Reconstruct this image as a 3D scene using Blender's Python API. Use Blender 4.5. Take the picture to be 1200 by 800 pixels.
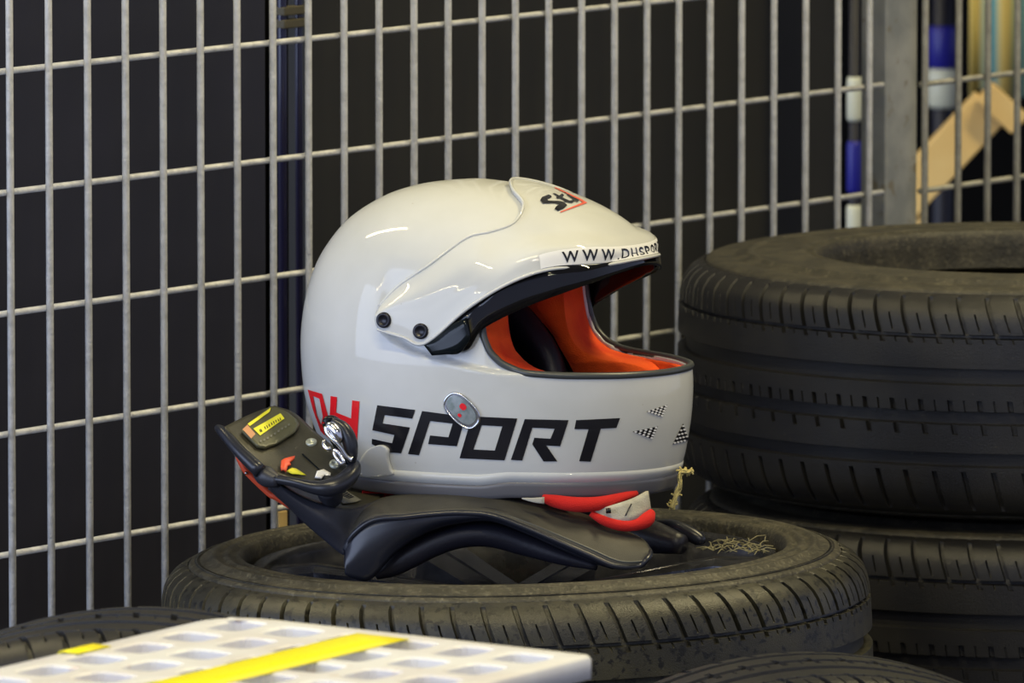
import bpy, bmesh, math, random
from math import sin, cos, pi, sqrt, radians
from mathutils import Vector, Matrix
from mathutils.bvhtree import BVHTree
from mathutils.geometry import tessellate_polygon
random.seed(7)
for o in list(bpy.data.objects): bpy.data.objects.remove(o)
SC = bpy.context.scene
COL = SC.collection

# ------------------------------------------------------------------ camera
FPX = 11200.0
PITCH = math.atan(1265/FPX)
CAM = Vector((0, 0, 1.70))
cd = bpy.data.cameras.new('camera'); cam = bpy.data.objects.new('camera', cd); COL.objects.link(cam)
cam.location = CAM; cam.rotation_euler = (pi/2-PITCH, 0, 0)
cd.sensor_width = 36; cd.lens = 36*FPX/1200; cd.clip_end = 100
cd.dof.use_dof = True; cd.dof.focus_distance = 7.74; cd.dof.aperture_fstop = 15
SC.camera = cam
# ------------------------------------------------------------------ world and light
w = bpy.data.worlds.new('world'); SC.world = w; w.use_nodes = True
w.node_tree.nodes['Background'].inputs[0].default_value = (0.60, 0.68, 1.0, 1)
w.node_tree.nodes['Background'].inputs[1].default_value = 0.58
def area(name, loc, target, sx, sy, power, color, spread=None):
    d = bpy.data.lights.new(name, 'AREA'); d.shape = 'RECTANGLE'; d.size = sx; d.size_y = sy
    d.energy = power; d.color = color
    o = bpy.data.objects.new(name, d); COL.objects.link(o); o.location = loc
    o.rotation_euler = (Vector(target)-Vector(loc)).to_track_quat('-Z', 'Y').to_euler()
    if spread: d.spread = spread
    return o
# daylight from the open garage door on the left
area('door_daylight', (-6.5, 3.2, 2.0), (0, 7.8, 0.9), 9.0, 4.0, 400, (0.60, 0.72, 1.0))
# warm ceiling tubes and one added fill
def tube_lamp(name, a, b, w_, power, color=(1.0, 0.86, 0.48)):
    a, b = Vector(a), Vector(b); c = (a+b)/2; d = (b-a).normalized(); o = area(name, c, c-Vector((0, 0, 1)), (b-a).length, w_, power, color)
    o.rotation_euler = (0, 0, math.atan2(d.y, d.x)); return o
tube_lamp('tube_lamp_a', (-2.85, 9.35, 3.3), (-1.5, 8.28, 3.3), .10, 55)
tube_lamp('tube_lamp_b', (-4.1, 11.3, 3.3), (-3.4, 10.1, 3.3), .10, 24)
tube_lamp('tube_lamp_c', (1.0, 8.6, 3.3), (2.2, 7.6, 3.3), .10, 75)
tube_lamp('tube_lamp_d', (-.9, 6.6, 3.3), (.5, 5.6, 3.3), .10, 50)
tube_lamp('tube_lamp_e', (-4.6, 3.6, 3.3), (-3.4, 2.4, 3.3), .10, 40)
tube_lamp('opening_fill', (.7, 3.9, 3.3), (2.0, 3.0, 3.3), .10, 60, (1.0, .90, .66))  # added fill, placed to brighten the orange pad in the face opening
SC.view_settings.view_transform = 'Standard'; SC.view_settings.look = 'None'
SC.view_settings.exposure = 0.0; SC.view_settings.gamma = 1.0; SC.view_settings.use_curve_mapping = False

# ------------------------------------------------------------------ maths helpers
FWD = Vector((0, cos(PITCH), -sin(PITCH))); UP = Vector((0, sin(PITCH), cos(PITCH))); RT = Vector((1, 0, 0))
def ray(px, py): return (FWD + RT*((px-600)/FPX) + UP*((400-py)/FPX))
def P(px, py, Y):                      # the point at distance Y seen there
    r = ray(px, py); return CAM + r*(Y/r.y)
def PZ(px, py, z):                     # the point at height z
    r = ray(px, py); return CAM + r*((z-CAM.z)/r.z)
def lerp(a, b, t): return a+(b-a)*t
def sstep(a, b, x):
    t = max(0., min(1., (x-a)/(b-a))); return t*t*(3-2*t)
def catmull(pts, n, closed=False):
    """smooth curve through tuples/vectors"""
    pts = [Vector(p) for p in pts]; m = len(pts); out = []
    segs = m if closed else m-1
    for i in range(segs):
        if closed: a, b, c, d = pts[(i-1) % m], pts[i], pts[(i+1) % m], pts[(i+2) % m]
        else:
            b, c = pts[i], pts[i+1]
            a = pts[i-1] if i > 0 else b*2-c
            d = pts[i+2] if i+2 < m else c*2-b
        for k in range(n):
            t = k/n
            out.append(0.5*((2*b)+(c-a)*t+(2*a-5*b+4*c-d)*t*t+(3*b-a-3*c+d)*t*t*t))
    if not closed: out.append(pts[-1])
    return out

# ------------------------------------------------------------------ materials
def mat(name, col, rough=0.5, metal=0.0, bump=0.0, bscale=200, var=None, vscale=30, coat=0.0, spec=0.5, var2=None, v2scale=400, v2lo=.55, v2hi=.7, trans=None, vlo=.4, vhi=.65):
    m = bpy.data.materials.new(name); m.use_nodes = True; nt = m.node_tree; N = nt.nodes; L = nt.links
    b = N['Principled BSDF']
    b.inputs['Base Color'].default_value = (*col, 1); b.inputs['Roughness'].default_value = rough
    b.inputs['Metallic'].default_value = metal; b.inputs['Coat Weight'].default_value = coat
    b.inputs['Coat Roughness'].default_value = 0.04
    b.inputs['Specular IOR Level'].default_value = spec
    tc = N.new('ShaderNodeTexCoord')
    def noise(s, det=4):
        n = N.new('ShaderNodeTexNoise'); n.inputs['Scale'].default_value = s; n.inputs['Detail'].default_value = det
        L.new(tc.outputs['Object'], n.inputs['Vector']); return n
    last = None
    if var:
        n = noise(vscale, 6); r = N.new('ShaderNodeValToRGB')
        r.color_ramp.elements[0].position = vlo; r.color_ramp.elements[1].position = vhi
        r.color_ramp.elements[0].color = (*col, 1); r.color_ramp.elements[1].color = (*var, 1)
        L.new(n.outputs['Fac'], r.inputs['Fac']); last = r.outputs['Color']
    if var2:
        n = noise(v2scale, 3); r = N.new('ShaderNodeValToRGB')
        r.color_ramp.elements[0].position = v2lo; r.color_ramp.elements[1].position = v2hi
        L.new(n.outputs['Fac'], r.inputs['Fac'])
        mx = N.new('ShaderNodeMix'); mx.data_type = 'RGBA'; L.new(r.outputs['Color'], mx.inputs['Factor'])
        if last: L.new(last, mx.inputs['A'])
        else: mx.inputs['A'].default_value = (*col, 1)
        mx.inputs['B'].default_value = (*var2, 1); last = mx.outputs['Result']
    if last: L.new(last, b.inputs['Base Color'])
    if bump:
        n = noise(bscale, 5); bp = N.new('ShaderNodeBump'); bp.inputs['Strength'].default_value = bump
        bp.inputs['Distance'].default_value = 0.002
        L.new(n.outputs['Fac'], bp.inputs['Height']); L.new(bp.outputs['Normal'], b.inputs['Normal'])
    if trans is not None:
        t = N.new('ShaderNodeBsdfTransparent'); t.inputs[0].default_value = (.55, .55, .6, 1); mx = N.new('ShaderNodeMixShader'); mx.inputs[0].default_value = 1-trans
        L.new(t.outputs[0], mx.inputs[1]); L.new(b.outputs[0], mx.inputs[2]); L.new(mx.outputs[0], N['Material Output'].inputs['Surface'])
    return m
M = {}
M['white'] = mat('white_paint', (.63, .64, .63), .55, coat=.7, spec=.2, var=(.56, .57, .555), vscale=9, var2=(.40, .38, .33), v2scale=120, v2lo=.74, v2hi=.80)
M['sticker'] = mat('white_vinyl', (.88, .88, .88), .35)
M['black_dec'] = mat('black_vinyl', (.012, .012, .016), .18)
M['red_dec'] = mat('red_vinyl', (.80, .012, .02), .25)
M['redline'] = mat('thin_red_vinyl', (.75, .12, .07), .4)
M['rubber_trim'] = mat('grey_rubber_trim', (.055, .06, .062), .35)
M['edge_trim'] = mat('lower_edge_rubber', (.13, .13, .145), .33)
M['gloss_black'] = mat('gloss_black_plastic', (.006, .009, .012), .12, spec=.3)
M['visor'] = mat('smoked_visor', (.006, .006, .008), .05, trans=.10, spec=.45)
M['screw'] = mat('black_screw', (.02, .02, .028), .3, metal=.4)
M['orange_felt'] = mat('orange_red_felt', (1.0, .12, .008), .95, bump=.5, bscale=900, var=(.82, .050, .005), vscale=25)
M['red_cloth'] = mat('red_piping_cloth', (.62, .012, .008), .9, bump=.5, bscale=1200)
M['black_cloth'] = mat('black_liner_cloth', (.008, .008, .012), .9, bump=.3, bscale=900)
M['leather'] = mat('black_leather_pad', (.012, .012, .020), .42, bump=.15, bscale=300)
M['cream_cloth'] = mat('cream_strap_cloth', (.52, .50, .42), .9, bump=.3, bscale=900, var=(.38, .36, .30), vscale=60)
M['chrome'] = mat('chrome', (.75, .75, .78), .18, metal=1)
M['badge'] = mat('badge_face', (.42, .46, .46), .25, metal=.6, var=(.25, .30, .28), vscale=160)
M['cord'] = mat('frayed_yellow_cord', (.62, .52, .20), .9, bump=.5, bscale=900)
M['carbon'] = mat('collar_black_plastic', (.040, .038, .026), .36, bump=.08, bscale=400, var=(.055, .052, .038), vscale=40)
M['collar_side'] = mat('collar_dark_plastic', (.026, .028, .040), .42, bump=.08, bscale=500)
M['collar_band'] = mat('collar_rubber_band', (.040, .038, .032), .55, bump=.25, bscale=1500, var=(.055, .052, .043), vscale=40)
M['collar_edge'] = mat('collar_moulded_edge', (.018, .020, .030), .28)
M['orange_plastic'] = mat('orange_red_plastic', (.72, .09, .035), .45)
M['yellow'] = mat('yellow_print', (.80, .78, .04), .5)
M['tan_lab'] = mat('copper_print', (.60, .30, .16), .5)
M['label'] = mat('grey_label_pad', (.085, .085, .045), .35)
M['rivet'] = mat('pale_metal_rivet', (.52, .55, .47), .3, metal=.5)
M['print_grey'] = mat('grey_print', (.16, .16, .14), .5)
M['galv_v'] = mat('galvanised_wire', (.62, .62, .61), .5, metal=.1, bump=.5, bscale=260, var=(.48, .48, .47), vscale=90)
M['galv_shaded'] = mat('shaded_galvanised_wire', (.36, .35, .30), .55, metal=.1, bump=.5, bscale=260, var=(.28, .27, .23), vscale=90)  # darker wire copy: weaker light at the right put into the colour
M['galv_post'] = mat('galvanised_steel_post', (.24, .25, .235), .5, metal=.3, bump=.2, bscale=60, var=(.36, .36, .33), vscale=22, var2=(.20, .17, .11), v2scale=60, v2lo=.62, v2hi=.75)
RB = dict(bump=.25, bscale=900)
M['tread'] = mat('tyre_rubber', (.012, .012, .014), .40, var=(.020, .019, .018), vscale=18, var2=(.10, .09, .065), v2scale=260, v2lo=.70, v2hi=.82, **RB)
M['wall'] = mat('tyre_sidewall_rubber', (.026, .024, .019), .6, var=(.052, .047, .034), vscale=45, var2=(.10, .09, .062), v2scale=190, v2lo=.55, v2hi=.80, bump=.5, bscale=260)
M['tread_d'] = mat('dusty_tyre_rubber', (.026, .025, .020), .40, var=(.046, .043, .028), vscale=26, var2=(.008, .008, .007), v2scale=150, v2lo=.56, v2hi=.62, **RB)
M['wall_d'] = mat('dusty_sidewall_rubber', (.030, .028, .021), .55, var=(.064, .058, .041), vscale=45, var2=(.15, .14, .10), v2scale=240, v2lo=.54, v2hi=.80, bump=.6, bscale=240)
M['alloy'] = mat('dark_grey_alloy', (.05, .052, .065), .22, metal=.7, var=(.10, .10, .11), vscale=60, bump=.1)
M['pallet'] = mat('white_plastic', (.76, .78, .86), .38, var=(.68, .67, .73), vscale=14, var2=(.60, .52, .52), v2scale=55, v2lo=.66, v2hi=.76)
M['pallet_in'] = mat('grey_underside_plastic', (.44, .45, .52), .5, var=(.56, .56, .62), vscale=18)
M['tape'] = mat('yellow_tape', (.92, .84, .0), .45)
M['board_l'] = mat('dark_blue_board', (.0105, .0105, .020), .6, var=(.014, .014, .027), vscale=4, bump=.1, bscale=30)
M['board_r'] = mat('dark_brown_board', (.010, .0095, .007), .65, var=(.014, .013, .009), vscale=5, bump=.1, bscale=30)
M['pipe'] = mat('gloss_dark_pipe', (.012, .011, .036), .16)
M['clamp'] = mat('brown_clamp', (.075, .065, .035), .6)
M['pole_white'] = mat('white_pole', (.62, .64, .52), .4)
M['pole_blue'] = mat('blue_pole', (.010, .010, .24), .4)
M['pole_dark'] = mat('dark_pole', (.004, .004, .012), .5)
M['wood'] = mat('planed_pine', (.66, .44, .16), .6, var=(.72, .52, .22), vscale=12)
M['floor'] = mat('dark_concrete', (.06, .06, .058), .8, bump=.4, bscale=40, var=(.09, .088, .08), vscale=6)
M['ceil'] = mat('grey_ceiling_paint', (.32, .31, .28), .85, bump=.2, bscale=20)
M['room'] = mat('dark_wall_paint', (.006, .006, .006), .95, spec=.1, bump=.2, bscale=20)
M['grass'] = mat('dry_straw', (.20, .18, .10), .9)
# striped cloth
m = mat('striped_cloth', (.6, .5, .2), .9); M['stripe'] = m; nt = m.node_tree
tc = nt.nodes.new('ShaderNodeTexCoord'); sx = nt.nodes.new('ShaderNodeSeparateXYZ'); nt.links.new(tc.outputs['Object'], sx.inputs[0])
ma = nt.nodes.new('ShaderNodeMath'); ma.operation = 'MULTIPLY'; ma.inputs[1].default_value = 31; nt.links.new(sx.outputs['X'], ma.inputs[0])
fr = nt.nodes.new('ShaderNodeMath'); fr.operation = 'FRACT'; nt.links.new(ma.outputs[0], fr.inputs[0])
cr = nt.nodes.new('ShaderNodeValToRGB'); cr.color_ramp.interpolation = 'CONSTANT'; e = cr.color_ramp.elements
e[0].position = 0; e[0].color = (.68, .52, .16, 1); e[1].position = .38; e[1].color = (.42, .45, .26, 1)
x = e.new(.55); x.color = (.11, .30, .30, 1); x = e.new(.86); x.color = (.45, .44, .25, 1)
nt.links.new(fr.outputs[0], cr.inputs[0]); nt.links.new(cr.outputs[0], nt.nodes['Principled BSDF'].inputs['Base Color'])

# ------------------------------------------------------------------ object helpers
MW = {}
def thing(name, label, cat, loc=(0, 0, 0), rz=0.0, group=None, mtx=None):
    o = bpy.data.objects.new(name, None); COL.objects.link(o); o.empty_display_size = .05
    m = mtx if mtx else Matrix.Translation(Vector(loc)) @ Matrix.Rotation(rz, 4, 'Z')
    o.matrix_world = m; MW[o.name] = m
    o['label'] = label; o['category'] = cat
    if group: o['group'] = group
    return o
def mk(name, V, F, m, parent=None, world=True, smooth=True, label=None, solid=0, soff=-1, bevel=0, bseg=2, sub=0):
    """one mesh object; world coordinates are turned into the parent's"""
    mats = m if isinstance(m, (list, tuple)) else [m]
    if parent is not None and world:
        inv = MW[parent.name].inverted(); V = [inv @ Vector(v) for v in V]
    me = bpy.data.meshes.new(name); me.from_pydata([tuple(v) for v in V], [], F)
    for k in mats: me.materials.append(k)
    if smooth: me.shade_smooth()
    o = bpy.data.objects.new(name, me); COL.objects.link(o)
    if parent is not None: o.parent = parent; MW[o.name] = MW[parent.name]
    if label: o['label'] = label
    if solid:
        s = o.modifiers.new('t', 'SOLIDIFY'); s.thickness = solid; s.offset = soff; s.use_even_offset = False
    if bevel:
        s = o.modifiers.new('b', 'BEVEL'); s.width = bevel; s.segments = bseg; s.limit_method = 'ANGLE'; s.angle_limit = radians(40); s.harden_normals = False
    if sub:
        s = o.modifiers.new('s', 'SUBSURF'); s.levels = sub; s.render_levels = sub
    return o
def grid(rows, closeu=False):
    n = len(rows[0]); V = [p for r in rows for p in r]; F = []
    for i in range(len(rows)-1):
        for j in range(n if closeu else n-1):
            k = (j+1) % n
            F.append((i*n+j, i*n+k, (i+1)*n+k, (i+1)*n+j))
    return V, F
def net(rows, nu=6, nv=6):
    """smooth patch through a net of points"""
    r1 = [catmull(r, nu) for r in rows]
    cols = [catmull([r[j] for r in r1], nv) for j in range(len(r1[0]))]
    return [[cols[j][i] for j in range(len(cols))] for i in range(len(cols[0]))]
def tube(pts, rad, seg=10, closed=False, flat=1.0, upv=Vector((0, 0, 1)), caps=True):
    pts = [Vector(p) for p in pts]; n = len(pts); rows = []
    R = rad if isinstance(rad, (list, tuple)) else [rad]*n
    for i, p in enumerate(pts):
        a = pts[(i-1) % n] if (closed or i > 0) else p; b = pts[(i+1) % n] if (closed or i < n-1) else p
        t = (b-a).normalized(); s = t.cross(upv)
        if s.length < 1e-4: s = t.cross(Vector((1, 0, 0)))
        s.normalize(); u = s.cross(t)
        rows.append([p + (s*cos(2*pi*k/seg)*1.0 + u*sin(2*pi*k/seg)*flat)*R[i] for k in range(seg)])
    if closed: rows.append(rows[0])
    V, F = grid(rows, True)
    if not closed and caps:
        F.append(tuple(range(seg))[::-1]); F.append(tuple(range(len(V)-seg, len(V))))
    return V, F
def box(c, ax, ay, az):                # centre and three half axes
    c = Vector(c); V = [c+Vector(ax)*i+Vector(ay)*j+Vector(az)*k for k in (-1, 1) for j in (-1, 1) for i in (-1, 1)]
    return V, [(0, 2, 3, 1), (4, 5, 7, 6), (0, 1, 5, 4), (2, 6, 7, 3), (0, 4, 6, 2), (1, 3, 7, 5)]
def join(parts):
    V, F = [], []
    for v, f in parts:
        o = len(V); V += list(v); F += [tuple(i+o for i in q) for q in f]
    return V, F
def bvh_of(V, F): return BVHTree.FromPolygons([tuple(v) for v in V], [tuple(f) for f in F])
def decal(name, polys, bvh, off, m, parent, step=6, thick=.0, label=None):
    """lay an outline, given as seen from the camera, flat onto a surface"""
    VV, FF = [], []
    for poly in polys:
        loops = poly if isinstance(poly[0][0], (tuple, list, Vector)) else [poly]
        loops = [[Vector((p[0], p[1], 0)) for p in l] for l in loops]
        flat = [p for l in loops for p in l]
        bm = bmesh.new(); vs = [bm.verts.new(p) for p in flat]
        for t in tessellate_polygon(loops):
            try: bm.faces.new([vs[i] for i in t])
            except ValueError: pass
        for _ in range(5):
            es = [e for e in bm.edges if e.calc_length() > step]
            if not es: break
            bmesh.ops.subdivide_edges(bm, edges=es, cuts=1)
            bmesh.ops.triangulate(bm, faces=bm.faces)
        bm.verts.index_update(); bm.verts.ensure_lookup_table(); idx = {}; n0 = len(VV)
        for v in bm.verts:
            r = ray(v.co.x, v.co.y).normalized(); h = bvh.ray_cast(CAM, r)
            if h[0] is None: continue
            nrm = h[1] if h[1].dot(r) < 0 else -h[1]
            idx[v.index] = len(VV); VV.append(h[0]+nrm*off)
        for f in bm.faces:
            if all(v.index in idx for v in f.verts):
                q = [idx[v.index] for v in f.verts]
                a, b, c = VV[q[0]], VV[q[1]], VV[q[2]]
                if max((a-b).length, (b-c).length, (c-a).length) > .03: continue
                if (b-a).cross(c-a).dot(a-CAM) > 0: q = q[::-1]
                FF.append(tuple(q))
        bm.free()
    return mk(name, VV, FF, m, parent, label=label, solid=thick, soff=1 if thick else -1)
def conv(pts, ox, oy, s): return [(ox+x/s, oy+y/s) for x, y in pts]

# ================================================================== SETTING
def plane(name, pts, m):
    o = mk(name, pts, [(0, 1, 2, 3)], m, smooth=False); o['kind'] = 'structure'; return o
V, F = box((1, 9, -.05), (6, 0, 0), (0, 6, 0), (0, 0, .05)); o = mk('floor', V, F, M['floor'], smooth=False); o['kind'] = 'structure'
V, F = box((1, 15.05, 2), (6, 0, 0), (0, .05, 0), (0, 0, 2)); o = mk('wall_back', V, F, M['room'], smooth=False); o['kind'] = 'structure'

V, F = box((1, 8.5, 3.65), (6, 0, 0), (0, 6.6, 0), (0, 0, .05)); o = mk('unseen_ceiling', V, F, M['ceil'], smooth=False); o['kind'] = 'structure'  # unseen ceiling, put in to keep world light off from above

# ================================================================== FENCE
VP = ray(8900, -865); D = Vector((VP.x, VP.y, 0)).normalized()      # the fence runs along D
NB = Vector((-D.y, D.x, 0))                                          # away from the camera
Y0 = FPX*0.1/143.3
p0 = P(12.3, 368, Y0*1.0)
def FPt(px, py, off=0.0):
    r = ray(px, py); q = p0 + NB*off; t = (q-CAM).dot(NB)/r.dot(NB); return CAM + r*t
z_ref = p0.z
def along(s, off=0.0, z=0.0): q = p0 + D*s + NB*off; return Vector((q.x, q.y, z))
BARX = {0: 11.6, 1: 57.4, 2: 102.8, 3: 147.2, 4: 191.2, 5: 235, 6: 278, 7: 320, 8: 361.5, 9: 403.3, 10: 444.3, 11: 485.3, 12: 525.2, 13: 565, 14: 604, 15: 643, 16: 681.5, 17: 720, 18: 758, 19: 795.3, 20: 832, 21: 869, 22: 906.7, 23: 943.9, 24: 981.8, 25: 1018.5}
def s_of(px, y=150): return (FPt(px, y)-p0).dot(D)
HT = 2.0
sv = [s_of(BARX[i]) for i in range(26)]
def wire(a, b, r, seg=8): return tube([a, b], r, seg)
def bumpy(a, b, r, seg=8, n=2): return tube([lerp(a, b, k/n) for k in range(n+1)], r, seg)
fence = thing('wire_mesh_fence', 'galvanised wire mesh fence panel behind the helmet, running from left edge to the post', 'fence', along(sv[0], 0, 0))
pitch = (sv[25]-sv[0])/25
ss = [sv[0]-pitch*k for k in (3, 2, 1)] + sv
z0 = z_ref - math.floor((z_ref-.06)/.1)*.1
zs = [z0+.1*k for k in range(20) if z0+.1*k < HT-.02]
for s in ss:
    a, b = along(s, 0, .03), along(s, 0, HT)
    mk('vertical_wire', *wire(a, b, .0031), M['galv_v'], fence)
for z in zs:
    a, b = along(ss[0]-.02, .0056, z), along(sv[25]+.030, .0056, z)
    mk('horizontal_wire', *wire(a, b, .0027), M['galv_v'], fence)
# the post
corner = FPt(1039, 150, .010)
sc = (corner-p0).dot(D)
post = thing('fence_post', 'square galvanised steel fence post at the joint of the mesh panels', 'post', along(sc, .01, 0))
w_front = .052
c = along(sc+w_front/2, .0105+.0145, HT/2+.02)
V, F = box(c, D*(w_front/2), NB*.0145, Vector((0, 0, HT/2+.02))); mk('post_tube', V, F, M['galv_post'], post, smooth=False, bevel=.002)
V, F = box(along(sc+w_front/2, .025, .006), D*.06, NB*.05, Vector((0, 0, .006))); mk('foot_plate', V, F, M['galv_post'], post, smooth=False)
V, F = box(along(sc+w_front+.004, .030, HT/2+.02), D*.004, NB*.008, Vector((0, 0, HT/2))); mk('side_strip', V, F, M['clamp'], post, smooth=False)
# second panel
s2 = [s_of(x) for x in (1088, 1127, 1161.5, 1196)]
st = s2[3]-s2[2]; s2 += [s2[3]+st*k for k in range(1, 9)]
fence2 = thing('wire_mesh_fence', 'short stretch of galvanised wire mesh fence to the right of the post', 'fence', along(s2[0], 0, 0))
for s in s2: mk('vertical_wire', *wire(along(s, .004, .03), along(s, .004, HT), .0032), M['galv_shaded'], fence2)
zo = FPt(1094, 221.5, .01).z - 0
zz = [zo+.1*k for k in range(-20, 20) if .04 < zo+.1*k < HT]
for z in zz: mk('horizontal_wire', *wire(along(s2[0]-.0, .0096, z), along(s2[-1]+.01, .0096, z), .0027), M['galv_shaded'], fence2)
# boards and pipes behind the fence
def board(name, x0, x1, off, m, label):
    a = (FPt(x0, 200, off)-p0).dot(D); b = (FPt(x1, 200, off)-p0).dot(D); cc = along((a+b)/2, off+.01, .59)
    V, F = box(cc, D*((b-a)/2), NB*.01, Vector((0, 0, .59)))
    o = mk(name, V, F, m, smooth=False, bevel=.002); o['label'] = label; o['category'] = 'board'; return o
board('dark_board', -160, 312, .10, M['board_l'], 'dark bluish board behind the left part of the mesh fence')
board('dark_board', 358, 984, .14, M['board_r'], 'dark brownish board behind the helmet and middle of the mesh fence')
board('dark_board', 300, 366, .24, M['room'], 'narrow black board set back in the gap behind the two thin pipes')
def pipe(px, r, off, label):
    q = FPt(px, 200, off); q.z = 0
    o = mk('thin_pipe', *tube([q, q+Vector((0, 0, 2))], r, 14), M['pipe']); o['label'] = label; o['category'] = 'pipe'; return q
qa = pipe(331, .0042, .13, 'thin glossy dark purple pipe beside the left board edge, left of the pair')
qb = pipe(350.5, .0034, .13, 'thinner glossy dark purple pipe, right of the pair behind the fence')
for yy, lab in ((12, 'upper brown clamp joining the two thin pipes near picture top'), (27, 'lower brown clamp joining the two thin pipes near picture top')):
    cc = FPt(341, yy, .13); V, F = box(cc, D*.017, NB*.006, Vector((0, 0, .0038)))
    o = mk('pipe_clamp', V, F, M['clamp'], smooth=False, bevel=.001); o['label'] = lab; o['category'] = 'clamp'
cc = FPt(328, 608, .05); zt = FPt(328, 598, .05).z
V, F = box((cc.x, cc.y, zt/2), D*.006, NB*.004, Vector((0, 0, zt/2)))
o = mk('wooden_batten', V, F, M['wood'], smooth=False, bevel=.001); o['label'] = 'small pale wooden batten behind the fence, left of the helmet collar'; o['category'] = 'wood'
# things beyond the fence on the right
def banded_pole(px, off, r, bands, label):
    base = FPt(px, 200, off); base.z = 0
    t = thing('banded_pole', label, 'pole', base)
    zb = [(FPt(px, y0, off).z, FPt(px, y1, off).z, mm) for y0, y1, mm in bands]
    lo = min(b[1] for b in zb); hi = max(b[0] for b in zb)
    mk('pole_shaft', *tube([base, base+Vector((0, 0, hi+.3))], r*.72, 16), M['pole_dark'], t)
    for a, b, mm in zb:
        mk('colour_band', *tube([(base.x, base.y, b), (base.x, base.y, b+.004), (base.x, base.y, a-.004), (base.x, base.y, a)], [r*.85, r, r, r*.85], 16), M[mm], t, label='white band' if mm == 'pole_white' else 'blue band')
banded_pole(1001, .45, .0078, [(90, 142, 'pole_white'), (165, 226, 'pole_blue'), (240, 285, 'pole_white')], 'slim blue and white banded pole just left of the fence post')
banded_pole(1104, .95, .0165, [(30, 80, 'pole_blue'), (80, 126, 'pole_white')], 'thick blue and white banded pole just right of the fence post')
a, b = P(1052, 240, 9.95), P(1161, 124, 9.95)
ax = (b-a)/2; n = ax.normalized(); side = n.cross(Vector((0, 1, 0))).normalized(); dep = n.cross(side)
V, F = box((a+b)/2, ax, side*.0215, dep*.018)
beam = thing('timber_brace', 'pale pine timber brace leaning diagonally beyond the right fence panel', 'timber', (a.x, a.y, 0))
mk('diagonal_beam', V, F, M['wood'], beam, smooth=False, bevel=.002)
c = P(1174, 126, 9.93); V, F = box(c, n*.013, side*.025, dep*.021); mk('end_block', V, F, M['wood'], beam, smooth=False, bevel=.002)
hz = P(1052, 240, 9.95).z
V, F = box((a.x, a.y+.02, hz/2), (.03, 0, 0), (0, .03, 0), (0, 0, hz/2)); mk('upright', V, F, M['wood'], beam, smooth=False, bevel=.002)
# striped cloth
x0 = P(1136, 50, 10.3).x; x1 = x0+.30; zb = P(1160, 112, 10.3).z
rows = []
for i in range(12):
    z = lerp(2.0, zb, i/11); rows.append([Vector((lerp(x0, x1, j/60), 10.3+.014*sin(j*.75)+.006*sin(j*.31+i*.2), z+.006*sin(j*.5)*(i/11))) for j in range(61)])
t = thing('hanging_cloth', 'teal and yellow striped cloth hanging beyond the fence at top right', 'cloth', (x0, 10.3, 0))
mk('cloth', *grid(rows), M['stripe'], t, solid=.002)
mk('rail', *tube([(x0-.05, 10.3, 2.0), (x1+.05, 10.3, 2.0)], .012, 10), M['galv_post'], t)
mk('rail_upright', *tube([(x1+.03, 10.3, 0), (x1+.03, 10.3, 2.0)], .012, 10), M['galv_post'], t)

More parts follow.
